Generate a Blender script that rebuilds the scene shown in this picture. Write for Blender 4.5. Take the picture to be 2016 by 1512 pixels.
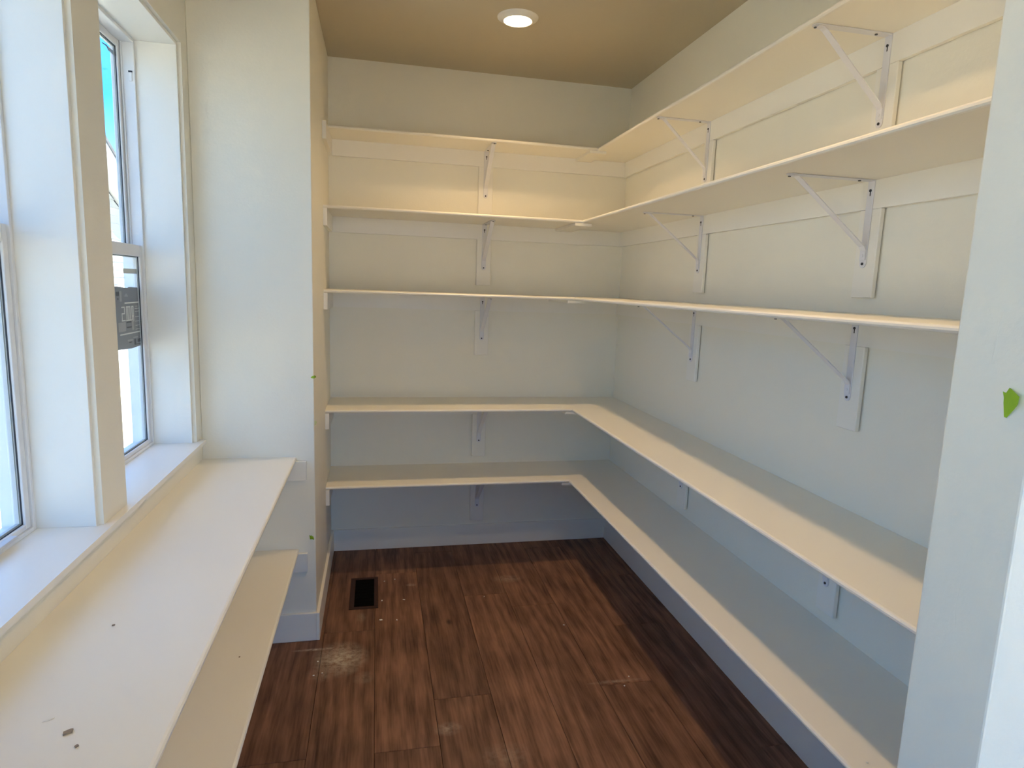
import bpy, bmesh, math, random
from mathutils import Vector, Matrix

for o in list(bpy.data.objects):
    bpy.data.objects.remove(o, do_unlink=True)
SC = bpy.context.scene
COL = SC.collection
random.seed(7)

# ------------------------------------------------------------------ camera
F_PX = 1245.1
CAM_M = Matrix(((0.9777334, -0.0029902, -0.2098295, 0.7659),
                (-0.2068710, 0.1541690, -0.9661451, -3.6785),
                (0.0352381, 0.9880400, 0.1501176, 1.5703),
                (0, 0, 0, 1)))
cam_d = bpy.data.cameras.new('camera')
cam_d.sensor_fit = 'HORIZONTAL'
cam_d.sensor_width = 36.0
cam_d.lens = F_PX / 2016.0 * 36.0
cam_d.clip_start = 0.02
cam_d.clip_end = 300
cam = bpy.data.objects.new('camera', cam_d)
cam.matrix_world = CAM_M
COL.objects.link(cam)
SC.camera = cam

# ------------------------------------------------------------------ light and exposure
EXPOSURE = 1.6
SKY_GAIN = 1.5
SUN_GAIN = 7.5
LAMP_WATT = 1.85
LENS_GLOW = 5.0
SC.view_settings.view_transform = 'Standard'
SC.view_settings.look = 'None'
SC.view_settings.exposure = EXPOSURE
SC.view_settings.gamma = 1.0
SC.view_settings.use_curve_mapping = False
SC.cycles.max_bounces = 8
SC.cycles.diffuse_bounces = 7
SC.cycles.glossy_bounces = 3
SC.cycles.adaptive_threshold = 0.1
SC.cycles.use_light_tree = False
SC.cycles.transparent_max_bounces = 16
SC.cycles.sample_clamp_indirect = 4.0
SC.cycles.caustics_reflective = False
SC.cycles.caustics_refractive = False

world = bpy.data.worlds.new('sky')
SC.world = world
world.use_nodes = True
wn, wl = world.node_tree.nodes, world.node_tree.links
wn.clear()
w_tc = wn.new('ShaderNodeTexCoord')
w_sep = wn.new('ShaderNodeSeparateXYZ')
w_ramp = wn.new('ShaderNodeValToRGB')
w_bg = wn.new('ShaderNodeBackground')
w_out = wn.new('ShaderNodeOutputWorld')
wl.new(w_tc.outputs['Generated'], w_sep.inputs[0])
wl.new(w_sep.outputs['Z'], w_ramp.inputs[0])
w_ramp.color_ramp.elements[0].position = 0.0
w_ramp.color_ramp.elements[0].color = (0.40, 0.55, 0.78, 1)
w_ramp.color_ramp.elements[1].position = 0.75
w_ramp.color_ramp.elements[1].color = (0.18, 0.29, 0.58, 1)
_e = w_ramp.color_ramp.elements.new(0.22)
_e.color = (0.03, 0.235, 0.60, 1)
wl.new(w_ramp.outputs[0], w_bg.inputs['Color'])
w_bg.inputs['Strength'].default_value = SKY_GAIN
wl.new(w_bg.outputs[0], w_out.inputs[0])

sun_d = bpy.data.lights.new('sun', 'SUN')
sun_d.energy = SUN_GAIN
sun_d.angle = 0.009
sun_d.color = (1.0, 0.95, 0.86)
sun = bpy.data.objects.new('sun', sun_d)
sun.rotation_euler = Vector((-0.56, -0.05, -0.83)).to_track_quat('-Z', 'Y').to_euler()
sun.location = (6, -6, 9)
COL.objects.link(sun)

# ------------------------------------------------------------------ measured room
XW, XL, XR = 0.071, 0.511, 2.2144
YP = -0.958                     # pier front face
YJ, YK = -2.991, -3.106         # far and near face of the doorway partition
XJ = 1.507                      # right door jamb
XJL = 0.38                      # left door jamb
H = 2.74
XOUT = -0.150                   # outer face of the window wall
TH = 0.016                      # shelf thickness
CLEAT_H, CLEAT_T = 0.083, 0.019
SG = 0.004                      # shadow gap between boards and wall
TIERS = [  # z top, depth on back wall, depth on right wall
    (0.5144, 0.393, 0.388),
    (0.9188, 0.382, 0.384),
    (1.5314, 0.412, 0.411),
    (1.9373, 0.404, 0.3885),
    (2.3380, 0.271, 0.2765),
]
TIER_NAME = ['lowest', 'second lowest', 'middle', 'second highest', 'topmost']
WIN = [(-1.745, -1.045), (-2.629, -1.929)]   # clear openings, far window first
WIN_ADDED = (-4.95, -3.45)                       # unseen window added behind the doorway to light the jamb
Z_STOOL, Z_HEAD = 0.922, 2.392
LINER = 0.013
BOARD_W = 0.082
BRACKET_X = 1.368
BRACKET_Y = [-0.994, -2.005]

# ------------------------------------------------------------------ materials
def new_mat(name):
    m = bpy.data.materials.new(name)
    m.use_nodes = True
    n, l = m.node_tree.nodes, m.node_tree.links
    b = n['Principled BSDF']
    return m, n, l, b

def plain(name, col, rough=0.5, metal=0.0, bump=None, var=0.0, spec=0.5):
    m, n, l, b = new_mat(name)
    b.inputs['Base Color'].default_value = (*col, 1)
    b.inputs['Roughness'].default_value = rough
    b.inputs['Metallic'].default_value = metal
    b.inputs['Specular IOR Level'].default_value = spec
    tc = n.new('ShaderNodeNewGeometry')
    if var:
        nz = n.new('ShaderNodeTexNoise')
        nz.inputs['Scale'].default_value = 6
        nz.inputs['Detail'].default_value = 4
        l.new(tc.outputs['Position'], nz.inputs['Vector'])
        mx = n.new('ShaderNodeMix')
        mx.data_type = 'RGBA'
        mx.inputs[6].default_value = (*[c * (1 - var) for c in col], 1)
        mx.inputs[7].default_value = (*[min(1, c * (1 + var)) for c in col], 1)
        l.new(nz.outputs['Fac'], mx.inputs[0])
        l.new(mx.outputs[2], b.inputs['Base Color'])
    if bump:
        sc, st, dist = bump
        nz = n.new('ShaderNodeTexNoise')
        nz.inputs['Scale'].default_value = sc
        nz.inputs['Detail'].default_value = 3
        l.new(tc.outputs['Position'], nz.inputs['Vector'])
        bp = n.new('ShaderNodeBump')
        bp.inputs['Strength'].default_value = st
        bp.inputs['Distance'].default_value = dist
        l.new(nz.outputs['Fac'], bp.inputs['Height'])
        l.new(bp.outputs[0], b.inputs['Normal'])
    return m

M_WALL = plain('wall_paint', (0.86, 0.83, 0.72), 0.45, bump=(110, 0.35, 0.0012), var=0.015)
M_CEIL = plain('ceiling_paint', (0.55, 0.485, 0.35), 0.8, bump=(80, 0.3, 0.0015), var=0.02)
M_TRIM = plain('trim_paint', (0.87, 0.845, 0.77), 0.33, bump=(160, 0.08, 0.0006))
M_SHELF = plain('shelf_paint', (0.86, 0.825, 0.73), 0.38, bump=(140, 0.12, 0.0006), var=0.01)
M_VINYL = plain('window_vinyl', (0.80, 0.80, 0.79), 0.35)
M_GASKET = plain('glazing_gasket', (0.02, 0.022, 0.025), 0.6)
M_STEEL = plain('bracket_enamel', (0.76, 0.76, 0.79), 0.35, bump=(300, 0.05, 0.0003))
M_SCREW = plain('screw_steel', (0.06, 0.06, 0.065), 0.4, metal=0.6)
M_TAPE = plain('green_tape', (0.28, 0.48, 0.015), 0.6, bump=(240, 0.2, 0.0006), var=0.12)
M_TAPE_PALE = plain('pale_green_tape', (0.62, 0.72, 0.42), 0.6, bump=(240, 0.2, 0.0006))
M_VENT = plain('vent_bronze', (0.040, 0.016, 0.009), 0.6, spec=0.3)
M_BLACK = plain('duct_shade_black', (0.003, 0.003, 0.003), 0.9, spec=0.05)  # black that paints in the shade inside the floor vent
M_CRUMB = plain('plaster_crumb', (0.85, 0.82, 0.74), 0.9)
M_CHIP = plain('wood_chip', (0.28, 0.22, 0.16), 0.8, var=0.2)
M_LABEL = plain('label_grey', (0.27, 0.265, 0.31), 0.6)
M_LABEL_DARK = plain('label_dark', (0.07, 0.07, 0.085), 0.6)
M_LABEL_LITE = plain('label_light', (0.80, 0.80, 0.80), 0.6)
M_LABEL_MID = plain('label_mid', (0.42, 0.42, 0.45), 0.6)
M_STICKER = plain('sticker_beige', (0.72, 0.66, 0.62), 0.6)
M_STICKER_B = plain('sticker_lavender', (0.42, 0.46, 0.58), 0.5)
M_SIDING = plain('siding_white', (0.52, 0.53, 0.52), 0.55, var=0.01)
M_EXTTRIM = plain('exterior_trim', (0.62, 0.63, 0.63), 0.5)
M_CONC = plain('foundation_concrete', (0.55, 0.58, 0.53), 0.9, bump=(40, 0.4, 0.01), var=0.08)
M_ROOF = plain('roof_shingle', (0.10, 0.10, 0.105), 0.9, bump=(60, 0.6, 0.02), var=0.2)
M_SUBFLOOR = plain('subfloor', (0.02, 0.012, 0.008), 0.9)

def ground_mat():
    m, n, l, b = new_mat('dry_ground')
    g = n.new('ShaderNodeNewGeometry')
    a = n.new('ShaderNodeTexNoise'); a.inputs['Scale'].default_value = 3.5; a.inputs['Detail'].default_value = 8
    l.new(g.outputs['Position'], a.inputs['Vector'])
    r = n.new('ShaderNodeValToRGB')
    r.color_ramp.elements[0].position = 0.36; r.color_ramp.elements[0].color = (0.36, 0.31, 0.22, 1)
    r.color_ramp.elements[1].position = 0.52; r.color_ramp.elements[1].color = (0.62, 0.57, 0.46, 1)
    l.new(a.outputs['Fac'], r.inputs[0]); l.new(r.outputs[0], b.inputs['Base Color'])
    b.inputs['Roughness'].default_value = 1.0
    bp = n.new('ShaderNodeBump'); bp.inputs['Strength'].default_value = 0.6; bp.inputs['Distance'].default_value = 0.05
    l.new(a.outputs['Fac'], bp.inputs['Height']); l.new(bp.outputs[0], b.inputs['Normal'])
    return m
M_GROUND = ground_mat()

def glass_mat():
    m = bpy.data.materials.new('window_glass')
    m.use_nodes = True
    n, l = m.node_tree.nodes, m.node_tree.links
    n.clear()
    t = n.new('ShaderNodeBsdfTransparent'); t.inputs[0].default_value = (0.95, 0.985, 0.98, 1)
    g = n.new('ShaderNodeBsdfGlossy'); g.inputs['Roughness'].default_value = 0.02
    lw = n.new('ShaderNodeLayerWeight'); lw.inputs['Blend'].default_value = 0.5
    pw = n.new('ShaderNodeMath'); pw.operation = 'POWER'; pw.inputs[1].default_value = 5.0
    fr = n.new('ShaderNodeMath'); fr.operation = 'MULTIPLY_ADD'; fr.inputs[1].default_value = 0.3; fr.inputs[2].default_value = 0.03
    l.new(lw.outputs['Facing'], pw.inputs[0]); l.new(pw.outputs[0], fr.inputs[0])
    mx = n.new('ShaderNodeMixShader'); o = n.new('ShaderNodeOutputMaterial')
    l.new(fr.outputs[0], mx.inputs[0]); l.new(t.outputs[0], mx.inputs[1]); l.new(g.outputs[0], mx.inputs[2])
    l.new(mx.outputs[0], o.inputs[0])
    return m
M_GLASS = glass_mat()

def lens_mat():
    m = bpy.data.materials.new('lamp_lens')
    m.use_nodes = True
    n, l = m.node_tree.nodes, m.node_tree.links
    n.clear()
    e = n.new('ShaderNodeEmission'); e.inputs['Color'].default_value = (1.0, 0.68, 0.35, 1)
    e.inputs['Strength'].default_value = LENS_GLOW
    o = n.new('ShaderNodeOutputMaterial')
    l.new(e.outputs[0], o.inputs[0])
    return m
M_LENS = lens_mat()

def floor_mat():
    m, n, l, b = new_mat('dark_oak_plank')
    oi = n.new('ShaderNodeObjectInfo')
    g = n.new('ShaderNodeNewGeometry')
    # per plank offset so the grain differs from plank to plank
    sc = n.new('ShaderNodeVectorMath'); sc.operation = 'SCALE'; sc.inputs['Scale'].default_value = 37.0
    cx = n.new('ShaderNodeCombineXYZ')
    l.new(oi.outputs['Random'], cx.inputs[0]); l.new(oi.outputs['Random'], cx.inputs[1])
    l.new(cx.outputs[0], sc.inputs[0])
    ad = n.new('ShaderNodeVectorMath'); ad.operation = 'ADD'
    l.new(g.outputs['Position'], ad.inputs[0]); l.new(sc.outputs[0], ad.inputs[1])
    mp = n.new('ShaderNodeMapping'); mp.inputs['Scale'].default_value = (1, 0.13, 1)
    l.new(ad.outputs[0], mp.inputs[0])
    # cathedral figure: rings distorted by a broad noise
    wv = n.new('ShaderNodeTexWave'); wv.wave_type = 'BANDS'; wv.bands_direction = 'X'
    wv.inputs['Scale'].default_value = 5.0; wv.inputs['Distortion'].default_value = 11.0
    wv.inputs['Detail'].default_value = 3.0; wv.inputs['Detail Scale'].default_value = 1.6
    l.new(mp.outputs[0], wv.inputs['Vector'])
    fine = n.new('ShaderNodeTexNoise'); fine.inputs['Scale'].default_value = 120; fine.inputs['Detail'].default_value = 5
    mp2 = n.new('ShaderNodeMapping'); mp2.inputs['Scale'].default_value = (1, 0.06, 1)
    l.new(ad.outputs[0], mp2.inputs[0]); l.new(mp2.outputs[0], fine.inputs['Vector'])
    blot = n.new('ShaderNodeTexNoise'); blot.inputs['Scale'].default_value = 9; blot.inputs['Detail'].default_value = 4
    mp3 = n.new('ShaderNodeMapping'); mp3.inputs['Scale'].default_value = (1, 0.5, 1)
    l.new(ad.outputs[0], mp3.inputs[0]); l.new(mp3.outputs[0], blot.inputs['Vector'])
    s1 = n.new('ShaderNodeMath'); s1.operation = 'MULTIPLY_ADD'; s1.inputs[1].default_value = 0.13
    l.new(wv.outputs['Fac'], s1.inputs[0])
    s2 = n.new('ShaderNodeMath'); s2.operation = 'MULTIPLY_ADD'; s2.inputs[1].default_value = 0.42
    l.new(fine.outputs['Fac'], s2.inputs[0])
    s3 = n.new('ShaderNodeMath'); s3.operation = 'MULTIPLY'; s3.inputs[1].default_value = 0.45
    l.new(blot.outputs['Fac'], s3.inputs[0])
    l.new(s3.outputs[0], s2.inputs[2]); l.new(s2.outputs[0], s1.inputs[2])
    r = n.new('ShaderNodeValToRGB')
    r.color_ramp.elements[0].position = 0.30; r.color_ramp.elements[0].color = FLOOR_DARK
    r.color_ramp.elements[1].position = 0.85; r.color_ramp.elements[1].color = FLOOR_LIGHT
    l.new(s1.outputs[0], r.inputs[0])
    hv = n.new('ShaderNodeHueSaturation')
    vr = n.new('ShaderNodeMapRange'); vr.inputs[3].default_value = 0.88; vr.inputs[4].default_value = 1.12
    l.new(oi.outputs['Random'], vr.inputs[0]); l.new(vr.outputs[0], hv.inputs['Value'])
    l.new(r.outputs[0], hv.inputs['Color'])
    # sparse dark knots
    vo = n.new('ShaderNodeTexVoronoi'); vo.inputs['Scale'].default_value = 2.6
    mp4 = n.new('ShaderNodeMapping'); mp4.inputs['Scale'].default_value = (1.5, 0.9, 1)
    l.new(g.outputs['Position'], mp4.inputs[0]); l.new(mp4.outputs[0], vo.inputs['Vector'])
    kr = n.new('ShaderNodeValToRGB')
    kr.color_ramp.elements[0].position = 0.02; kr.color_ramp.elements[0].color = (0.35, 0.35, 0.35, 1)
    kr.color_ramp.elements[1].position = 0.07; kr.color_ramp.elements[1].color = (1, 1, 1, 1)
    l.new(vo.outputs['Distance'], kr.inputs[0])
    km = n.new('ShaderNodeMix'); km.data_type = 'RGBA'; km.blend_type = 'MULTIPLY'; km.inputs[0].default_value = 1.0
    l.new(hv.outputs[0], km.inputs[6]); l.new(kr.outputs[0], km.inputs[7])
    # plaster dust: patches with their own outlines
    prev = None
    dn = n.new('ShaderNodeTexNoise'); dn.inputs['Scale'].default_value = 38; dn.inputs['Detail'].default_value = 7; dn.inputs['Roughness'].default_value = 0.7
    l.new(g.outputs['Position'], dn.inputs['Vector'])
    for (x, y, rx, ry, amt) in DUST:
        sb = n.new('ShaderNodeVectorMath'); sb.operation = 'SUBTRACT'; sb.inputs[1].default_value = (x, y, 0)
        l.new(g.outputs['Position'], sb.inputs[0])
        dv = n.new('ShaderNodeVectorMath'); dv.operation = 'MULTIPLY'; dv.inputs[1].default_value = (1 / rx, 1 / ry, 0)
        l.new(sb.outputs[0], dv.inputs[0])
        ln = n.new('ShaderNodeVectorMath'); ln.operation = 'LENGTH'
        l.new(dv.outputs[0], ln.inputs[0])
        fo = n.new('ShaderNodeMapRange'); fo.inputs[1].default_value = 1.0; fo.inputs[2].default_value = 0.0
        fo.inputs[3].default_value = 0.0; fo.inputs[4].default_value = amt
        l.new(ln.outputs['Value'], fo.inputs[0])
        if prev is None:
            prev = fo.outputs[0]
        else:
            mxm = n.new('ShaderNodeMath'); mxm.operation = 'MAXIMUM'
            l.new(prev, mxm.inputs[0]); l.new(fo.outputs[0], mxm.inputs[1])
            prev = mxm.outputs[0]
    th = n.new('ShaderNodeMapRange'); th.inputs[1].default_value = 0.34; th.inputs[2].default_value = 0.60
    l.new(dn.outputs['Fac'], th.inputs[0])
    mu = n.new('ShaderNodeMath'); mu.operation = 'MULTIPLY'
    l.new(prev, mu.inputs[0]); l.new(th.outputs[0], mu.inputs[1])
    dm = n.new('ShaderNodeMix'); dm.data_type = 'RGBA'
    dm.inputs[7].default_value = (0.50, 0.43, 0.33, 1)
    l.new(mu.outputs[0], dm.inputs[0]); l.new(km.outputs[2], dm.inputs[6])
    l.new(dm.outputs[2], b.inputs['Base Color'])
    rr = n.new('ShaderNodeMapRange'); rr.inputs[3].default_value = 0.50; rr.inputs[4].default_value = 0.68
    l.new(blot.outputs['Fac'], rr.inputs[0]); l.new(rr.outputs[0], b.inputs['Roughness'])
    b.inputs['Specular IOR Level'].default_value = 0.35
    bp = n.new('ShaderNodeBump'); bp.inputs['Strength'].default_value = 0.25; bp.inputs['Distance'].default_value = 0.0015
    l.new(s1.outputs[0], bp.inputs['Height']); l.new(bp.outputs[0], b.inputs['Normal'])
    return m
FLOOR_DARK = (0.060, 0.024, 0.011, 1)
FLOOR_LIGHT = (0.36, 0.185, 0.110, 1)
DUST = [(0.620, -1.13, 0.125, 0.14, 1.25), (0.53, -1.045, 0.12, 0.012, 1.2), (0.56, -1.22, 0.07, 0.07, 0.45), (0.70, -0.80, 0.03, 0.05, 0.35),
        (1.47, -0.50, 0.09, 0.05, 0.45), (1.02, -1.63, 0.06, 0.04, 0.5), (0.95, -0.50, 0.03, 0.02, 0.6),
        (1.72, -1.46, 0.13, 0.012, 0.6), (1.20, -1.80, 0.10, 0.08, 0.25), (0.72, -1.28, 0.05, 0.05, 0.3)]
M_FLOOR = floor_mat()

# ------------------------------------------------------------------ mesh helpers
def box(bm, x0, x1, y0, y1, z0, z1):
    if x0 > x1: x0, x1 = x1, x0
    if y0 > y1: y0, y1 = y1, y0
    if z0 > z1: z0, z1 = z1, z0
    v = [bm.verts.new(c) for c in ((x0, y0, z0), (x1, y0, z0), (x1, y1, z0), (x0, y1, z0),
                                   (x0, y0, z1), (x1, y0, z1), (x1, y1, z1), (x0, y1, z1))]
    for f in ((3, 2, 1, 0), (4, 5, 6, 7), (0, 1, 5, 4), (1, 2, 6, 5), (2, 3, 7, 6), (3, 0, 4, 7)):
        bm.faces.new([v[i] for i in f])

def prism(bm, poly, vec):
    """closed prism: polygon of 3D points swept along vec"""
    vec = Vector(vec)
    a = [bm.verts.new(p) for p in poly]
    b = [bm.verts.new(Vector(p) + vec) for p in poly]
    n = len(poly)
    bm.faces.new(a[::-1]); bm.faces.new(b)
    for i in range(n):
        j = (i + 1) % n
        bm.faces.new((a[i], a[j], b[j], b[i]))

def disc(bm, c, nrm, r, depth, seg=16):
    nrm = Vector(nrm).normalized()
    t = nrm.orthogonal().normalized(); s = nrm.cross(t)
    prism(bm, [Vector(c) + t * (r * math.cos(2 * math.pi * i / seg)) + s * (r * math.sin(2 * math.pi * i / seg)) for i in range(seg)], nrm * depth)

def mesh_of(name, bm, mat, bevel=0.0, seg=2, smooth=False):
    bmesh.ops.recalc_face_normals(bm, faces=bm.faces[:])
    if bevel:
        es = [e for e in bm.edges if len(e.link_faces) == 2 and e.calc_face_angle(0) > 0.6]
        bmesh.ops.bevel(bm, geom=es, offset=bevel, segments=seg, affect='EDGES', profile=0.5, clamp_overlap=True)
    me = bpy.data.meshes.new(name)
    bm.to_mesh(me); bm.free()
    me.materials.append(mat)
    if smooth:
        for p in me.polygons:
            p.use_smooth = True
    return me

def link(name, me, parent=None, loc=None):
    o = bpy.data.objects.new(name, me)
    COL.objects.link(o)
    if parent is not None:
        o.parent = parent
    if loc is not None:
        o.location = loc
    return o

def part(name, build, mat, parent=None, bevel=0.0, seg=2, smooth=False, loc=None):
    bm = bmesh.new()
    build(bm)
    return link(name, mesh_of(name, bm, mat, bevel, seg, smooth), parent, loc)

def tag(o, label, cat, group=None):
    o['label'] = label; o['category'] = cat
    if group: o['group'] = group
    return o

def structure(o, label, cat):
    o['kind'] = 'structure'; o['label'] = label; o['category'] = cat
    return o

def empty(name, loc=(0, 0, 0), rz=0.0):
    o = bpy.data.objects.new(name, None)
    COL.objects.link(o)
    o.location = loc; o.rotation_euler = (0, 0, rz)
    o.empty_display_size = 0.05
    return o

def boxes(*bs):
    def f(bm):
        for b in bs: box(bm, *b)
    return f

# ------------------------------------------------------------------ room shell
WT = 0.12
KB, KR = -5.3, 4.6        # back and right wall of the room behind the camera
structure(part('wall_back', boxes((XW - 0.2, XR + WT, 0, WT, -0.02, H + 0.05)), M_WALL), 'cream painted back wall behind the shelves', 'wall')
structure(part('wall_right', boxes((XR, XR + WT, YK, 0.0, -0.02, H + 0.05)), M_WALL), 'cream painted right wall behind the long shelf runs', 'wall')
structure(part('wall_pier', boxes((XW, XL, YP, 0.0, -0.02, H)), M_WALL, bevel=0.003), 'white painted wall pier at the end of the window bench', 'wall')

wl_boxes = []
zt0, zt1 = Z_STOOL - TH, Z_HEAD + LINER
ys = sorted([YK - 0.0] + [e for (a, b) in WIN for e in (a - LINER, b + LINER)] + [0.0])
wl_boxes.append((XOUT, XW, KB, 0.1, -0.6, zt0))                    # below the sills
wl_boxes.append((XOUT, XW, KB, 0.1, zt1, H + 0.25))                 # above the heads
wl_boxes.append((XOUT, XW, WIN[0][1] + LINER, 0.1, zt0, zt1))       # beside the pier
wl_boxes.append((XOUT, XW, WIN[1][1] + LINER, WIN[0][0] - LINER, zt0, zt1))   # between the windows
wl_boxes.append((XOUT, XW, WIN_ADDED[1] + LINER, WIN[1][0] - LINER, zt0, zt1))   # towards the doorway
wl_boxes.append((XOUT, XW, KB, WIN_ADDED[0] - LINER, zt0, zt1))         # behind the doorway
structure(part('wall_left', boxes(*wl_boxes), M_WALL), 'painted window wall on the left with two deep openings', 'wall')

wf = part('wall_front', boxes((XJ, XR + WT, YK, YJ, -0.02, H), (XW, XJL, YK, YJ, -0.02, H), (XJL, XJ, YK, YJ, 2.44, H)), M_WALL, bevel=0.003)
structure(wf, 'white painted doorway partition with the right jamb in view', 'wall')

structure(part('ceiling', boxes((XOUT, KR + WT, KB - WT, WT, H, H + 0.12)), M_CEIL), 'tan lit painted ceiling', 'ceiling')

# room behind the doorway (never in view): walls with a wide opening shaped and placed to bring daylight to the jamb
structure(part('wall_kitchen', boxes((KR, KR + WT, KB, YK, -0.02, H), (XR + WT, KR + WT, YK, YK + 0.1, -0.02, H),
     (XOUT, KR + WT, KB - WT, KB, -0.02, 0.06), (XOUT, KR + WT, KB - WT, KB, 2.45, H),
     (XOUT, 0.5, KB - WT, KB, 0.06, 2.45), (4.1, KR + WT, KB - WT, KB, 0.06, 2.45)), M_WALL), 'painted walls of the room behind the doorway', 'wall')

# spackle ridges on the jamb face
def ridge(pts, r=0.0016):
    def f(bm):
        prev = None
        for k, (y, z) in enumerate(pts):
            rr = r * (0.35 if k in (0, len(pts) - 1) else random.uniform(0.7, 1.2))
            ring = [bm.verts.new((XJ + 0.0004 - (rr * 0.55 if a == 1 else 0.0), y + (-rr if a == 0 else rr if a == 2 else 0), z)) for a in range(3)]
            if prev:
                for a in range(2):
                    bm.faces.new((prev[a], prev[a + 1], ring[a + 1], ring[a]))
            prev = ring
    return f
for pts in ([(-3.050, 1.575), (-3.048, 1.556), (-3.046, 1.535), (-3.045, 1.510), (-3.043, 1.49)],
            [(-3.052, 1.2752), (-3.0535, 1.262), (-3.0505, 1.252), (-3.049, 1.243)],
            [(-3.047, 1.222), (-3.046, 1.200), (-3.0445, 1.180), (-3.047, 1.160), (-3.0495, 1.149)],
            [(-3.0535, 1.210), (-3.0525, 1.190), (-3.055, 1.172)],
            [(-3.078, 1.392), (-3.073, 1.375), (-3.072, 1.355), (-3.075, 1.335), (-3.082, 1.318)],
            [(-3.078, 1.395), (-3.0795, 1.388)],
            [(-3.092, 1.375), (-3.090, 1.362)]):
    part('spackle_ridge', ridge(pts), M_WALL, wf, smooth=True)

# baseboards
BBH, BT = 0.1285, 0.014
structure(part('baseboard_back', boxes((XL + BT, XR - BT, -BT, -0.0002, 0.0, BBH)), M_TRIM, bevel=0.002), 'white baseboard along the back wall', 'baseboard')
structure(part('baseboard_right', boxes((XR - BT, XR - 0.0002, YJ, -0.0002, 0.0, BBH)), M_TRIM, bevel=0.002), 'white baseboard along the right wall under the lowest shelf', 'baseboard')
structure(part('baseboard_left', boxes((XL + 0.0002, XL + BT, YP - BT, -0.0002, 0.0, BBH)), M_TRIM, bevel=0.002), 'white baseboard along the side of the pier', 'baseboard')
structure(part('baseboard_pier', boxes((XW + BT, XL, YP - BT, YP - 0.0002, 0.0, BBH)), M_TRIM, bevel=0.002), 'white baseboard across the front of the pier', 'baseboard')
structure(part('baseboard_window', boxes((XW + 0.0002, XW + BT, YJ, YP - 0.0002, 0.0, BBH)), M_TRIM, bevel=0.002), 'white baseboard under the window benches', 'baseboard')

# ------------------------------------------------------------------ floor of separate planks
floor = part('floor', boxes((XOUT, KR + WT, KB - WT, WT, -0.12, -0.012)), M_SUBFLOOR)
structure(floor, 'dark brown wood plank floor', 'floor')
PW = 0.2225
GAP = 0.0012
JOINTS = {}
xs0 = 0.763 - 4 * PW
known = {0.5405: -0.92, 0.9855: -1.46, 1.4305: -0.80, 1.653: -1.478, 0.763: -0.35, 1.208: -2.02, 1.8755: -1.05, 2.098: -1.9, 0.318: -1.7, 0.0955: -2.3, -0.127: -1.1}
mesh_cache = {}
def plank_mesh(w, ln):
    key = (round(w, 4), round(ln, 4))
    if key not in mesh_cache:
        bm = bmesh.new()
        box(bm, 0, w, 0, ln, -0.012, 0)
        mesh_cache[key] = mesh_of('plank', bm, M_FLOOR, bevel=0.0012, seg=1)
    return mesh_cache[key]
k = 0
PL = 1.36
while True:
    x = xs0 + k * PW
    k += 1
    if x > XR: break
    x0, x1 = max(x, XW - 0.02), min(x + PW, XR - 0.001)
    if x1 - x0 < 0.02: continue
    j = min(known.items(), key=lambda kv: abs(kv[0] - x))[1]
    cuts = [c for c in [j + i * PL for i in range(-4, 4)] if KB < c < -0.02]
    cuts = [max(-4.6, YK - 1.5)] + sorted(c for c in cuts if c > YK - 1.4) + [-0.002]
    for a, b in zip(cuts[:-1], cuts[1:]):
        link('plank', plank_mesh(x1 - x0 - GAP, b - a - GAP), floor, (x0 + GAP / 2, a + GAP / 2, 0))
part('kitchen_boards', boxes((XOUT, KR + WT, KB, YK - 1.5, -0.012, 0), (XR, KR + WT, YK - 1.5, YK, -0.012, 0)), M_FLOOR, floor)

# ------------------------------------------------------------------ windows
def ring(bm, x0, x1, y0, y1, z0, z1, wy, wz0, wz1):
    box(bm, x0, x1, y0, y0 + wy, z0, z1)
    box(bm, x0, x1, y1 - wy, y1, z0, z1)
    box(bm, x0, x1, y0 + wy, y1 - wy, z0, z0 + wz0)
    box(bm, x0, x1, y0 + wy, y1 - wy, z1 - wz1, z1)

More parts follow.
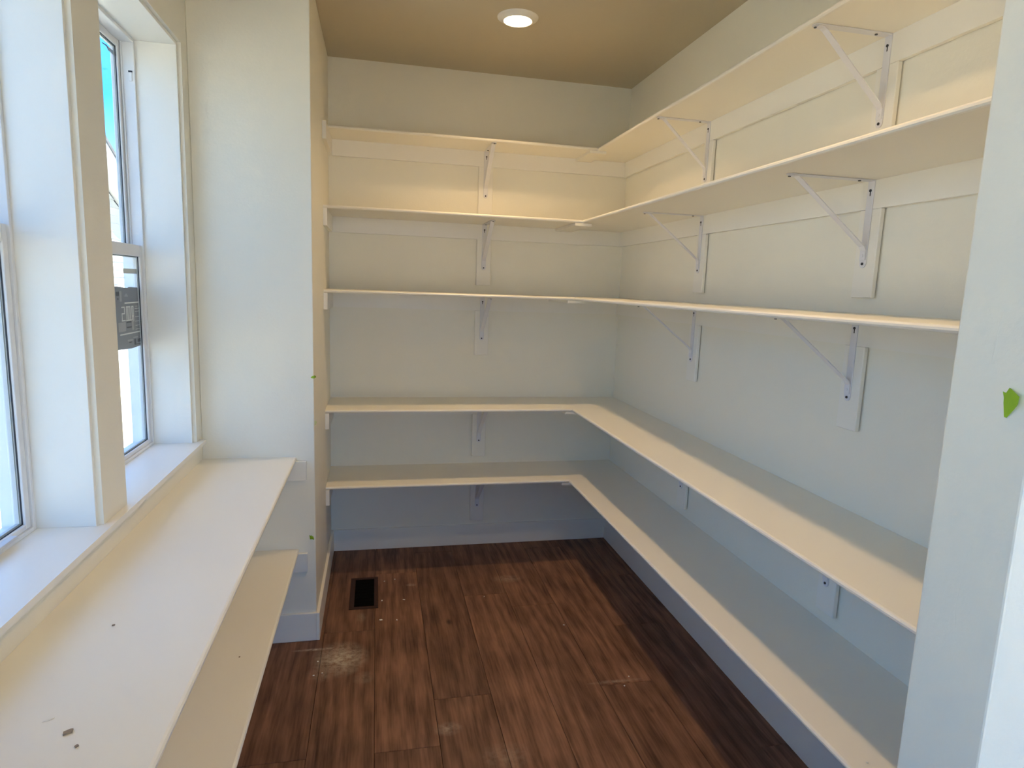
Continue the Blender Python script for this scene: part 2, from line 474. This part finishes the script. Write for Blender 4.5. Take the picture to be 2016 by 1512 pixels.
def make_window(name, y0, y1, label, near):
    w = empty(name, (0, 0, 0))
    structure(w, label, 'window')
    zb, zt = Z_STOOL, Z_HEAD
    xf = -0.078
    fw = 0.012
    part('frame', lambda bm: ring(bm, XOUT, xf, y0, y1, zb, zt, fw, 0.010, fw), M_VINYL, w, bevel=0.0015)
    # parting stops between the two sash tracks
    for yy in ((y0 + fw, y0 + fw + 0.006), (y1 - fw - 0.006, y1 - fw)):
        part('parting_stop', boxes((-0.1205, -0.1145, yy[0], yy[1], 1.68, zt - fw)), M_VINYL, w, bevel=0.001)
    for nm, xa, xb, xg, za, zc, b0, b1 in (('lower_sash', -0.112, -0.084, -0.095, zb + 0.0105, 1.677, 0.014, 0.042),
                                          ('upper_sash', -0.146, -0.122, -0.132, 1.634, zt - fw - 0.0005, 0.042, 0.024)):
        ya, yb = y0 + fw + 0.0005, y1 - fw - 0.0005
        s = part(nm, lambda bm: ring(bm, xa, xb, ya, yb, za, zc, 0.022, b0, b1), M_VINYL, w, bevel=0.0025)
        part('glass_pane', boxes((xg - 0.0015, xg + 0.0015, ya + 0.020, yb - 0.020, za + b0 - 0.002, zc - b1 + 0.002)), M_GLASS, s)
        part('gasket', lambda bm: ring(bm, xg + 0.0016, xg + 0.0046, ya + 0.0221, yb - 0.0221, za + b0 + 0.0001, zc - b1 - 0.0001, 0.0014, 0.0014, 0.0014), M_GASKET, s)
        part('spacer_bar', lambda bm: ring(bm, xg - 0.0100, xg - 0.0016, ya + 0.0221, yb - 0.0221, za + b0 + 0.0001, zc - b1 - 0.0001, 0.004, 0.004, 0.004), M_EXTTRIM, s)
    # timber liner: two jambs and a head, set back from the wall face
    lx = XW - LINER
    part('jamb_liner', boxes((XOUT + 0.002, lx, y0 - LINER + 0.0003, y0 - 0.0003, zb, zt)), M_TRIM, w, bevel=0.001)
    part('jamb_liner', boxes((XOUT + 0.002, lx, y1 + 0.0003, y1 + LINER - 0.0003, zb, zt)), M_TRIM, w, bevel=0.001)
    part('head_liner', boxes((XOUT + 0.002, lx, y0 - LINER + 0.0003, y1 + LINER - 0.0003, zt, zt + LINER - 0.0003)), M_TRIM, w, bevel=0.001)
    # vent latch on the upper track, dark top and white tongue
    lt = part('vent_latch', boxes((-0.096, -0.086, y1 - fw - 0.004, y1 - fw, 2.249, 2.279)), M_VINYL, w, bevel=0.001)
    part('latch_slot', boxes((-0.097, -0.085, y1 - fw - 0.0046, y1 - fw - 0.0005, 2.279, 2.284)), M_GASKET, lt)
    # sash lock on the meeting rail
    lk = part('sash_lock', boxes((-0.110, -0.090, (y0 + y1) / 2 - 0.03, (y0 + y1) / 2 + 0.03, 1.6775, 1.686)), M_VINYL, w, bevel=0.002)
    part('lock_lever', boxes((-0.098, -0.082, (y0 + y1) / 2 - 0.004, (y0 + y1) / 2 + 0.028, 1.6862, 1.692)), M_VINYL, lk, bevel=0.002)
    if near:
        part('sash_lift', boxes((-0.0835, -0.066, -2.16, -2.036, 0.940, 0.947)), M_EXTTRIM, w, bevel=0.002)
    return w

win1 = make_window('window_1', *WIN[0], 'white vinyl sash window in the far deep opening beside the pier', False)
win2 = make_window('window_2', *WIN[1], 'white vinyl sash window in the near opening cut by the left edge', True)

win_added = make_window('window_added', *WIN_ADDED, 'unseen wide vinyl window added behind the doorway to light the jamb', False)

XS = 0.0945
stool = part('trim_1', boxes((XW + 0.0003, XS, -2.70, -0.985, Z_STOOL - TH, Z_STOOL),
     (-0.0775, XW + 0.0003, WIN[0][0] - LINER, WIN[0][1] + LINER, Z_STOOL - TH, Z_STOOL),
     (-0.0775, XW, WIN_ADDED[0] - LINER, WIN_ADDED[1] + LINER, Z_STOOL - TH, Z_STOOL),
     (-0.0775, XW + 0.0003, WIN[1][0] - LINER, WIN[1][1] + LINER, Z_STOOL - TH, Z_STOOL)), M_TRIM)
structure(stool, 'long white window stool running under both windows', 'window sill')

# ------------------------------------------------------------------ shelves
def nose_profile(depth, th, n=5):
    """front at 0, back at depth; z from -th to 0; rounded front"""
    r = th / 2 * 0.98
    pts = [(depth, 0.0)]
    for i in range(n + 1):
        a = math.pi / 2 + math.pi * i / n
        pts.append((r + r * math.cos(a), -th / 2 + r * math.sin(a)))
    pts.append((depth, -th))
    return pts

def make_tier(i):
    z, db, dr = TIERS[i]
    e = empty('corner_shelf', (XR, 0, z))
    nm = TIER_NAME[i]
    tag(e, {4: 'topmost L-shaped white corner shelf, shallower than the four below', 3: 'second highest L-shaped white corner shelf, just below the topmost',
            2: 'middle L-shaped white corner shelf, seen edge-on at eye level', 1: 'second lowest L-shaped white corner shelf with its beige top in view',
            0: 'lowest L-shaped white corner shelf, just above the floor'}[i], 'shelf', 'L-shaped pantry shelves')
    xi = -dr                                    # local x of the inner corner
    def back(bm):
        prof = nose_profile(db - 0.0003, TH)
        prism(bm, [(XL - XR + 0.0003, -db + p, q) for p, q in prof], (-dr - (XL - XR) - 0.0003, 0, 0))
    def side(bm):
        prof = nose_profile(dr - 0.0003, TH)
        prism(bm, [(xi + p, YJ + 0.0003, q) for p, q in prof], (0, -db + 0.004 - YJ, 0))
        box(bm, xi, -0.0003, -db + 0.004, -0.0003, -TH, 0)
    part('back_board', back, M_SHELF, e)
    part('side_board', side, M_SHELF, e)
    bc = -dr + (0.008 if i < 4 else 0.0)
    part('joining_block', boxes((bc - 0.047, bc + 0.047, -db + 0.003, -CLEAT_T - 0.001, -TH - 0.015, -TH - 0.0002)), M_SHELF, e, bevel=0.001)
    # cleats
    zu = z - TH
    t = nm if i != 2 else 'middle'
    tag(part('wall_cleat', boxes((XL + CLEAT_T + 0.0002, XR - CLEAT_T - 0.0002, -CLEAT_T, -SG, zu - CLEAT_H, zu - 0.0002)), M_TRIM),
        f'flat white cleat on the back wall under the {t} shelf', 'cleat', 'wall cleats')
    if i > 0:
        tag(part('wall_cleat', boxes((XR - CLEAT_T, XR - SG, YJ + 0.0003, -0.0002, zu - CLEAT_H, zu - 0.0002)), M_TRIM),
            f'flat white cleat on the right wall under the {t} shelf', 'cleat', 'wall cleats')
    ln = {4: 0.415, 3: db + 0.004, 2: db + 0.004, 1: db + 0.002, 0: db + 0.002}[i]
    tag(part('end_cleat', boxes((XL + 0.0002, XL + CLEAT_T, -ln, -0.0002, zu - CLEAT_H, zu - 0.0002)), M_TRIM, bevel=0.001),
        f'short white end cleat on the pier side under the {t} shelf' + (', overshooting it' if i == 4 else ''), 'cleat', 'end cleats')
    # backing boards
    bl = 0.343
    tag(part('backing_board', boxes((BRACKET_X - BOARD_W / 2, BRACKET_X + BOARD_W / 2, -CLEAT_T, -SG, max(zu - bl, BBH + 0.014), zu - CLEAT_H - 0.0002)), M_TRIM, bevel=0.0018, seg=1),
        f'upright white backing board on the back wall below the {t} shelf', 'backing board', 'bracket backing boards')
    if i > 0:
        for yc, where in zip(BRACKET_Y, ('nearer the corner', 'nearer the doorway')):
            tag(part('backing_board', boxes((XR - CLEAT_T, XR - SG, yc - 0.004 - BOARD_W / 2, yc - 0.004 + BOARD_W / 2, zu - bl, zu - CLEAT_H - 0.0002)), M_TRIM, bevel=0.0018, seg=1),
                f'upright white backing board on the right wall below the {t} shelf, {where}', 'backing board', 'bracket backing boards')
    return e
for i in range(5):
    make_tier(i)

# ------------------------------------------------------------------ brackets
def strip(bm, path, w, t):
    """flat strip of width w (local y) along a path in the local x-z plane, thickness t"""
    P = [Vector((x, 0, z)) for x, z in path]
    rows = []
    for k, p in enumerate(P):
        if k == 0: d = P[1] - p
        elif k == len(P) - 1: d = p - P[k - 1]
        else: d = (P[k + 1] - p).normalized() + (p - P[k - 1]).normalized()
        d.normalize()
        nrm = Vector((-d.z, 0, d.x))
        rows.append([bm.verts.new(p + nrm * a + Vector((0, s * w / 2, 0))) for a, s in ((t / 2, -1), (t / 2, 1), (-t / 2, 1), (-t / 2, -1))])
    for a, b in zip(rows[:-1], rows[1:]):
        for i in range(4):
            j = (i + 1) % 4
            bm.faces.new((a[i], a[j], b[j], b[i]))
    bm.faces.new(rows[0]); bm.faces.new(rows[-1][::-1])

def tongue(L, w, n=6):
    """outline of a strip of length L with a rounded far end (2D: along, across)"""
    pts = [(0, -w / 2), (L - w / 2, -w / 2)]
    for i in range(1, n):
        a = -math.pi / 2 + math.pi * i / n
        pts.append((L - w / 2 + w / 2 * math.cos(a), w / 2 * math.sin(a)))
    pts += [(L - w / 2, w / 2), (0, w / 2)]
    return pts

BW = 0.026
V_ARM = 0.255
bracket_meshes = {}
def bracket_parts(L):
    if L in bracket_meshes: return bracket_meshes[L]
    out = []
    def add(name, build, mat, bev=0.0, par=None):
        bm = bmesh.new(); build(bm)
        out.append((name, mesh_of(name, bm, mat, bev, 1), par))
    add('wall_arm', lambda bm: prism(bm, [(0.0003, b, -a) for a, b in tongue(V_ARM, BW)], (0.003, 0, 0)), M_STEEL, 0.0006)
    add('shelf_arm', lambda bm: prism(bm, [(0.0034 + a, b, -0.0035) for a, b in tongue(L - 0.0034, BW)], (0, 0, 0.003)), M_STEEL, 0.0006)
    add('brace', lambda bm: strip(bm, [(L - 0.012, -0.0055), (L - 0.030, -0.0058), (L - 0.040, -0.012), (0.012, -0.192), (0.0055, -0.203), (0.0052, -0.232)], 0.0225, 0.0032), M_STEEL, 0.0006)
    def rib(bm):   # folded flange along the brace
        strip(bm, [(L - 0.044, -0.0175), (0.0155, -0.192)], 0.0022, 0.008)
    add('screw', lambda bm: (disc(bm, (0.0034, 0, -0.030), (1, 0, 0), 0.0042, 0.0022, 10), box(bm, 0.0034, 0.0038, -0.0018, 0.0018, -0.045, -0.030)), M_SCREW)
    add('screw', lambda bm: disc(bm, (0.0034, 0, -0.243), (1, 0, 0), 0.0042, 0.0022, 10), M_SCREW)
    add('screw', lambda bm: disc(bm, (0.045, 0, -0.0036), (0, 0, -1), 0.0042, 0.0022, 10), M_SCREW)
    add('screw', lambda bm: disc(bm, (L - 0.008, 0.0, -0.0073), (0, 0, -1), 0.0040, 0.0022, 10), M_SCREW)
    add('rivet', lambda bm: disc(bm, (0.0069, 0, -0.219), (1, 0, 0), 0.0045, 0.0016, 10), M_STEEL)
    bracket_meshes[L] = out
    return out

def bracket(loc, rz, L, label, group):
    e = empty('shelf_bracket', loc, rz)
    tag(e, label, 'bracket', group)
    for name, me, par in bracket_parts(L):
        link(name, me, e)
    return e
for i, (z, db, dr) in enumerate(TIERS):
    L = 0.285 if i < 4 else 0.250
    t = TIER_NAME[i]
    zu = z - TH
    bracket((BRACKET_X, -CLEAT_T, zu), -math.pi / 2, L, f'white steel bracket on the back wall holding the {t} shelf', 'back wall brackets')
    if i > 0:
        for yc, where in zip(BRACKET_Y, ('nearer the corner', 'nearer the doorway')):
            bracket((XR - CLEAT_T, yc, zu), math.pi, L, f'white steel bracket on the right wall holding the {t} shelf, {where}', 'right wall brackets')

# ------------------------------------------------------------------ window benches
ZB, ZLB = 0.8334, 0.424
XB = 0.438
def bench(z, xf, label):
    def f(bm):
        prof = nose_profile(xf - XW - 0.0003, TH)
        prism(bm, [(xf - p, YJ + 0.0003, z + q) for p, q in prof], (0, YP - YJ - 0.0006, 0))
    return tag(part('bench_shelf', f, M_SHELF), label, 'bench shelf', 'window bench shelves')
bench(ZB, XB, 'upper white bench shelf under the windows with dust and chips on top')
bench(ZLB, XB + 0.0045, 'lower white bench shelf, half hidden under the upper bench')
tag(part('end_cleat', boxes((XW + 0.02, 0.478, YP - CLEAT_T, YP - 0.0003, ZB - TH - CLEAT_H, ZB - TH - 0.0002)), M_TRIM, bevel=0.0012), 'white end cleat on the pier front under the upper bench', 'cleat', 'bench end cleats')
tag(part('end_cleat', boxes((XW + 0.02, 0.478, YP - CLEAT_T, YP - 0.0003, ZLB - TH - CLEAT_H, ZLB - TH - 0.0002)), M_TRIM, bevel=0.0012), 'white end cleat on the pier front under the lower bench', 'cleat', 'bench end cleats')

# ------------------------------------------------------------------ ceiling downlights
def downlight(x, y, label):
    e = empty('downlight', (x, y, H))
    tag(e, label, 'ceiling light', 'pantry downlights')
    def lathe(prof, seg=40):
        def f(bm):
            rows = []
            for r, z in prof:
                rows.append([bm.verts.new((r * math.cos(2 * math.pi * i / seg), r * math.sin(2 * math.pi * i / seg), z)) for i in range(seg)])
            for a, b in zip(rows[:-1], rows[1:]):
                for i in range(seg):
                    j = (i + 1) % seg
                    bm.faces.new((a[i], a[j], b[j], b[i]))
        return f
    part('trim_ring', lathe([(0.0905, -0.0003), (0.0900, -0.003), (0.084, -0.006), (0.066, -0.0135), (0.0645, -0.017), (0.0625, -0.017), (0.0620, -0.0005)]), M_TRIM, e, smooth=True)
    def lens(bm):
        seg = 40
        a = [bm.verts.new((0.0615 * math.cos(2 * math.pi * i / seg), 0.0615 * math.sin(2 * math.pi * i / seg), -0.0165)) for i in range(seg)]
        b = [bm.verts.new((0.050 * math.cos(2 * math.pi * i / seg), 0.050 * math.sin(2 * math.pi * i / seg), -0.0200)) for i in range(seg)]
        for i in range(seg):
            j = (i + 1) % seg
            bm.faces.new((a[i], a[j], b[j], b[i]))
        bm.faces.new(b)
    part('lens', lens, M_LENS, e)
    ld = bpy.data.lights.new('downlight_beam', 'AREA')
    ld.shape = 'DISK'; ld.size = 0.10
    ld.energy = LAMP_WATT; ld.color = (1.0, 0.68, 0.35); ld.spread = 2.15
    lo = bpy.data.objects.new('downlight_beam', ld)
    COL.objects.link(lo); lo.parent = e; lo.location = (0, 0, -0.0215)
    return e
downlight(1.367, -0.765, 'round white recessed ceiling downlight, switched on')
downlight(1.367, -2.30, 'second recessed downlight nearer the doorway, above the view')

# ------------------------------------------------------------------ floor vent
v = empty('floor_vent', (0.7085, -0.557, 0))
tag(v, 'dark bronze floor register beside the pier', 'floor vent')
vx, vy = 0.070, 0.167
part('vent_frame', lambda bm: (box(bm, -vx, vx, -vy, -vy + 0.020, 0.0002, 0.004), box(bm, -vx, vx, vy - 0.020, vy, 0.0002, 0.004),
     box(bm, -vx, -vx + 0.024, -vy + 0.020, vy - 0.020, 0.0002, 0.004), box(bm, vx - 0.020, vx, -vy + 0.020, vy - 0.020, 0.0002, 0.004)), M_VENT, v, bevel=0.0008, seg=1)
part('duct_shade_sheet', boxes((-vx + 0.022, vx - 0.018, -vy + 0.018, vy - 0.018, 0.0003, 0.0010)), M_BLACK, v)  # flat black sheet on the planks, painted as the duct's dark inside
for kk in range(9):
    yy = -vy + 0.034 + kk * 0.0335
    part('louver', boxes((-vx + 0.024, vx - 0.020, yy, yy + 0.0025, 0.0011, 0.0026)), M_BLACK, v)  # louvers coloured black too, as if sunk in the duct's shade

# ------------------------------------------------------------------ green tape scraps
def scrap(name, pts, nrm, t, mat, label, curl=None):
    nrm = Vector(nrm)
    def f(bm):
        prism(bm, [Vector(p) for p in pts], nrm * t)
    o = part(name, f, mat)
    return tag(o, label, 'tape')
def jp(y, z, off=0.0): return (XJ - 0.0004 - off, y, z)
scrap('tape_scrap', [jp(-3.0645, 1.4675), jp(-3.0685, 1.4665), jp(-3.0735, 1.4735, .002), jp(-3.0760, 1.4730, .003), jp(-3.0895, 1.4655, .006), jp(-3.0885, 1.4565, .005), jp(-3.0825, 1.4490, .002), jp(-3.0735, 1.4370), jp(-3.0705, 1.4375), jp(-3.0672, 1.4545), jp(-3.0668, 1.4600)],
      (-1, 0, 0), 0.0006, M_TAPE, 'bright green tape scrap on the right door jamb')
# folded round the pier corner
ts = scrap('tape_scrap', [(0.4985, YP - 0.0004, 1.1735), (0.505, YP - 0.0004, 1.178), (0.5125, YP - 0.0004, 1.180), (0.5125, YP - 0.0004, 1.1685), (0.503, YP - 0.0004, 1.1690)], (0, -1, 0), 0.0008, M_TAPE, 'green tape scrap folded round the pier corner, highest of the three')
part('tape_flap', lambda bm: prism(bm, [(0.5126, YP + 0.001, 1.1815), (0.5170, YP + 0.018, 1.1760), (0.5175, YP + 0.030, 1.1690), (0.5126, YP + 0.001, 1.1685)], (0.0008, 0, 0)), M_TAPE, ts)
scrap('tape_scrap', [(XL + 0.0004, YP + 0.006, 0.988), (XL + 0.004, YP + 0.014, 0.984), (XL + 0.0075, YP + 0.030, 0.9765), (XL + 0.004, YP + 0.016, 0.967), (XL + 0.0004, YP + 0.006, 0.9665)], (0.9, -0.2, 0), 0.0010, M_TAPE_PALE, 'pale green tape scrap on the pier corner above the bench')
scrap('tape_scrap', [(0.4855, YP - 0.0004, 0.4860), (0.4905, YP - 0.003, 0.4815), (0.4945, YP - 0.002, 0.4835), (0.4975, YP - 0.0004, 0.4780), (0.5010, YP - 0.0004, 0.4790), (0.5040, YP - 0.002, 0.4690), (0.5035, YP - 0.001, 0.4615), (0.4975, YP - 0.0004, 0.4655), (0.4880, YP - 0.0004, 0.4650)], (0, -1, 0), 0.0008, M_TAPE, 'green tape scrap low on the pier front by the lower bench')

# ------------------------------------------------------------------ crumbs and chips
def lump(name, loc, sx, sy, sz, mat, label, cat, rz=0.0, group=None):
    def f(bm):
        bmesh.ops.create_icosphere(bm, subdivisions=1, radius=1.0)
        for vv in bm.verts:
            d = random.uniform(0.72, 1.1)
            vv.co = Vector((vv.co.x * sx * d, vv.co.y * sy * d, max(-0.6, vv.co.z) * sz * d))
    o = part(name, f, mat)
    lo = min(vv.co.z for vv in o.data.vertices)
    o.location = (loc[0], loc[1], loc[2] - lo + 0.0002)
    o.rotation_euler = (0, 0, rz)
    return tag(o, label, cat, group)
def chip(name, loc, w, l, t, rz, label):
    def f(bm):
        prism(bm, [(-w, -l, 0), (w * 0.7, -l * 0.9, 0), (w, l * 0.6, 0), (w * 0.5, l, 0), (-w * 0.8, l * 0.7, 0)], (0, 0, t))
    o = part(name, f, M_CHIP)
    o.location = loc; o.rotation_euler = (0, 0, rz)
    return tag(o, label, 'wood chip', 'chips on the bench')
chip('wood_chip', (0.280, -2.628, ZB + 0.0003), 0.0075, 0.0045, 0.003, 0.5, 'largest brown wood chip lying on the upper bench')
chip('wood_chip', (0.307, -2.664, ZB + 0.0003), 0.0030, 0.0025, 0.002, 0.9, 'small grey chip beside the largest chip on the bench')
chip('wood_chip', (0.223, -2.288, ZB + 0.0003), 0.0028, 0.0024, 0.002, 0.2, 'tiny dark chip alone halfway along the upper bench')
chip('wood_chip', (0.359, -1.764, ZLB + 0.0003), 0.0024, 0.0022, 0.0015, 0.2, 'tiny dark speck on the lower bench')
CR = [((0.812, -0.444), 0.006, 0.004, 'faint plaster crumb right of the floor vent, far end'),
      ((0.866, -0.427), 0.005, 0.005, 'farthest plaster crumb right of the floor vent'),
      ((0.797, -0.654), 0.006, 0.008, 'plaster crumb touching distance from the floor vent'),
      ((0.905, -0.658), 0.010, 0.006, 'flat white crumb a hand right of the floor vent'),
      ((0.791, -0.840), 0.012, 0.006, 'long white crumb in front of the floor vent'),
      ((0.864, -0.851), 0.006, 0.008, 'round white crumb to the right of the long crumb'),
      ((0.531, -1.140), 0.006, 0.007, 'white crumb at the left edge of the dust smear'),
      ((0.555, -1.225), 0.005, 0.006, 'white crumb at the near edge of the dust smear'),
      ((0.523, -1.236), 0.007, 0.003, 'thin white flake nearest the bench by the dust smear'),
      ((1.638, -1.011), 0.008, 0.003, 'thin white flake on the floor mid right'),
      ((1.747, -1.497), 0.005, 0.006, 'white crumb on the floor near the lowest right shelf'),
      ((1.310, -0.684), 0.004, 0.005, 'tiny white crumb in the middle of the floor'),
      ((1.790, -1.440), 0.004, 0.005, 'dull crumb on the floor closest to the lowest right shelf')]
for (x, y), a, b, lab in CR:
    lump('plaster_crumb', (x, y, 0), a * 0.8, b * 0.8, 0.003, M_CRUMB, lab, 'crumb', random.uniform(-0.4, 0.4), 'plaster crumbs on the floor')
lump('plaster_crumb', (1.878, -2.571, TIERS[0][0]), 0.003, 0.003, 0.003, M_CRUMB, 'white crumb on the lowest shelf at the bottom edge', 'crumb')
lump('plaster_crumb', (0.235, -2.590, ZB), 0.010, 0.003, 0.0012, M_CRUMB, 'pale plaster smear flake near the wall on the upper bench', 'crumb', 0.6)

# ------------------------------------------------------------------ labels left on the glass
XGL = -0.095 - 0.0018          # outer face of the lower pane
lab = empty('window_label', (XGL, -1.0645, 1.522))
tag(lab, 'grey printed label sheet stuck on the far window lower pane', 'label')
LW, LH = 0.345, 0.213
def quad_on(y0, y1, z0, z1, t):       # y measured leftwards from the right edge, z downwards from the top
    return boxes((t - 0.0003, t, -y1, -y0, -z1, -z0))
part('sheet', lambda bm: prism(bm, [(-0.0005, 0, 0), (-0.0005, -0.10, 0.004), (-0.0005, -0.118, 0.000), (-0.0005, -0.21, 0.006), (-0.0005, -LW, 0.007), (-0.0005, -LW, -LH + 0.004), (-0.0005, -0.22, -LH + 0.003), (-0.0005, -0.1, -LH - 0.003), (-0.0005, 0.002, -LH + 0.001)], (0.0004, 0, 0)), M_LABEL, lab)
def pr(mat, *rects):
    m = {M_LABEL_LITE: 'light_print', M_LABEL_DARK: 'dark_print', M_LABEL_MID: 'grey_print'}[mat]
    for r in rects:
        part(m, quad_on(*r, 0.0004), mat, lab)
# outlined panel
pr(M_LABEL_LITE, (0.012, 0.150, 0.050, 0.0545), (0.008, 0.0115, 0.052, 0.158), (0.010, 0.205, 0.158, 0.1625))
# rows of small lettering at the right
for zz in (0.074, 0.084, 0.1035, 0.1195, 0.135, 0.149):
    pr(M_LABEL_LITE, (0.016, 0.058, zz, zz + 0.0016))
pr(M_LABEL_MID, (0.030, 0.055, 0.064, 0.069))
# large stencilled characters: 2, m, q
pr(M_LABEL_LITE, (0.082, 0.090, 0.064, 0.116), (0.070, 0.082, 0.064, 0.068), (0.070, 0.0755, 0.068, 0.120), (0.070, 0.090, 0.098, 0.103))
pr(M_LABEL_LITE, (0.100, 0.140, 0.064, 0.0685), (0.100, 0.106, 0.0685, 0.114), (0.112, 0.117, 0.0685, 0.112), (0.123, 0.128, 0.0685, 0.112), (0.134, 0.140, 0.0685, 0.114), (0.092, 0.146, 0.112, 0.116))
pr(M_LABEL_LITE, (0.152, 0.182, 0.064, 0.0685), (0.152, 0.158, 0.0685, 0.088), (0.152, 0.182, 0.086, 0.0905), (0.176, 0.182, 0.090, 0.112), (0.150, 0.184, 0.1105, 0.115))
pr(M_LABEL_DARK, (0.098, 0.142, 0.117, 0.1225), (0.096, 0.140, 0.136, 0.141))
pr(M_LABEL_MID, (0.150, 0.215, 0.118, 0.150), (0.076, 0.092, 0.118, 0.150))
# symbols at top and bottom
pr(M_LABEL_DARK, (0.195, 0.222, 0.012, 0.026), (0.203, 0.212, 0.033, 0.040), (0.016, 0.045, 0.186, 0.198), (0.006, 0.072, 0.203, 0.2055), (0.100, 0.126, 0.191, 0.1945), (0.062, 0.078, 0.184, 0.205))
pr(M_LABEL_MID, (0.116, 0.150, 0.026, 0.030), (0.124, 0.142, 0.020, 0.026), (0.090, 0.140, 0.182, 0.188), (0.040, 0.085, 0.176, 0.181), (0.175, 0.192, 0.010, 0.046))

tag(part('window_sticker', boxes((XGL - 0.0006, XGL - 0.0002, -1.209, -1.073, 1.573, 1.590)), M_STICKER), 'narrow beige sticker strip on the far window above the label', 'sticker')
stk = empty('window_sticker', (-0.133 - 0.0018, -1.072, 2.338))
tag(stk, 'peeling lavender sticker at the top of the far window upper pane', 'sticker')
part('sticker_sheet', lambda bm: prism(bm, [(0, 0, 0), (0, -0.062, 0.001), (0, -0.052, -0.012), (0, 0.001, -0.0135)], (-0.0004, 0, 0)), M_STICKER_B, stk)
part('sticker_fold', lambda bm: prism(bm, [(0, -0.062, 0.0012), (0, -0.100, -0.003), (0, -0.104, -0.006), (0, -0.066, -0.0035), (0, -0.050, -0.0130), (0, -0.046, -0.0125)], (-0.0008, 0, 0)), M_LABEL_DARK, stk)

# ------------------------------------------------------------------ outside: ground and the neighbouring house
GZ = -0.63
structure(part('ground', boxes((-60, 30, -60, 90, GZ - 0.3, GZ)), M_GROUND), 'pale dry ground outside the windows', 'ground')
hx = -4.7
house = empty('neighbour_house', (hx, 10.0, GZ))
tag(house, 'white lap sided house gable seen through the far window', 'house')
def lz(z): return z - GZ
Y0, Y1 = 2.0, 15.5                # gable wall extent
RIDGE_Y = (Y0 + Y1) / 2
def rake_z(y): return 4.119 - 0.22 - 0.52 * (abs(y - RIDGE_Y) - (10.10 - RIDGE_Y))
part('foundation', boxes((-7.0, 0.04, Y0 - 10, Y1 - 10, 0, lz(-0.25))), M_CONC, house)
part('wall_core', lambda bm: prism(bm, [(-7.0, Y0 - 10, lz(-0.25)), (-7.0, Y1 - 10, lz(-0.25)), (-7.0, Y1 - 10, lz(rake_z(Y1))), (-7.0, RIDGE_Y - 10, lz(rake_z(RIDGE_Y))), (-7.0, Y0 - 10, lz(rake_z(Y0)))], (6.97, 0, 0)), M_SIDING, house)
lapz = -0.25
while lapz < rake_z(RIDGE_Y) - 0.05:
    zt = min(lapz + 0.16, rake_z(RIDGE_Y))
    # clip the course against the two rakes
    def half(z): return max(0.05, (10.10 - RIDGE_Y) + (3.899 - z) / 0.52)
    hb = min(half(lapz), (Y1 - Y0) / 2); ht = min(half(zt), (Y1 - Y0) / 2)
    def lapb(bm, a=lapz, b=zt, hb=hb, ht=ht):
        vs = []
        for zz, hh, xb in ((a, hb, 0.032), (b, ht, 0.002)):
            vs.append([(-0.02, RIDGE_Y - 10 - hh, lz(zz)), (-0.02, RIDGE_Y - 10 + hh, lz(zz)), (xb, RIDGE_Y - 10 + hh, lz(zz)), (xb, RIDGE_Y - 10 - hh, lz(zz))])
        lo = [bm.verts.new(c) for c in vs[0]]; hi = [bm.verts.new(c) for c in vs[1]]
        bm.faces.new(lo); bm.faces.new(hi[::-1])
        for q in range(4):
            r_ = (q + 1) % 4
            bm.faces.new((lo[q], lo[r_], hi[r_], hi[q]))
    part('siding_board', lapb, M_SIDING, house)
    lapz += 0.16
for s in (-1, 1):
    ye = RIDGE_Y + s * ((Y1 - Y0) / 2 + 0.45)
    part('roof_slope', lambda bm: prism(bm, [(-7.4, RIDGE_Y - 10, lz(rake_z(RIDGE_Y) + 0.12)), (-7.4, ye - 10, lz(rake_z(ye) + 0.12)), (-7.4, ye - 10, lz(rake_z(ye) + 0.20)), (-7.4, RIDGE_Y - 10, lz(rake_z(RIDGE_Y) + 0.20))], (7.90, 0, 0)), M_ROOF, house)
    part('rake_fascia', lambda bm: prism(bm, [(0.44, RIDGE_Y - 10, lz(rake_z(RIDGE_Y) - 0.06)), (0.44, ye - 10, lz(rake_z(ye) - 0.06)), (0.44, ye - 10, lz(rake_z(ye) + 0.13)), (0.44, RIDGE_Y - 10, lz(rake_z(RIDGE_Y) + 0.13))], (0.04, 0, 0)), M_EXTTRIM, house)
    part('soffit', lambda bm: prism(bm, [(0.0, RIDGE_Y - 10, lz(rake_z(RIDGE_Y) + 0.06)), (0.0, ye - 10, lz(rake_z(ye) + 0.06)), (0.0, ye - 10, lz(rake_z(ye) + 0.115)), (0.0, RIDGE_Y - 10, lz(rake_z(RIDGE_Y) + 0.115))], (0.44, 0, 0)), M_EXTTRIM, house)
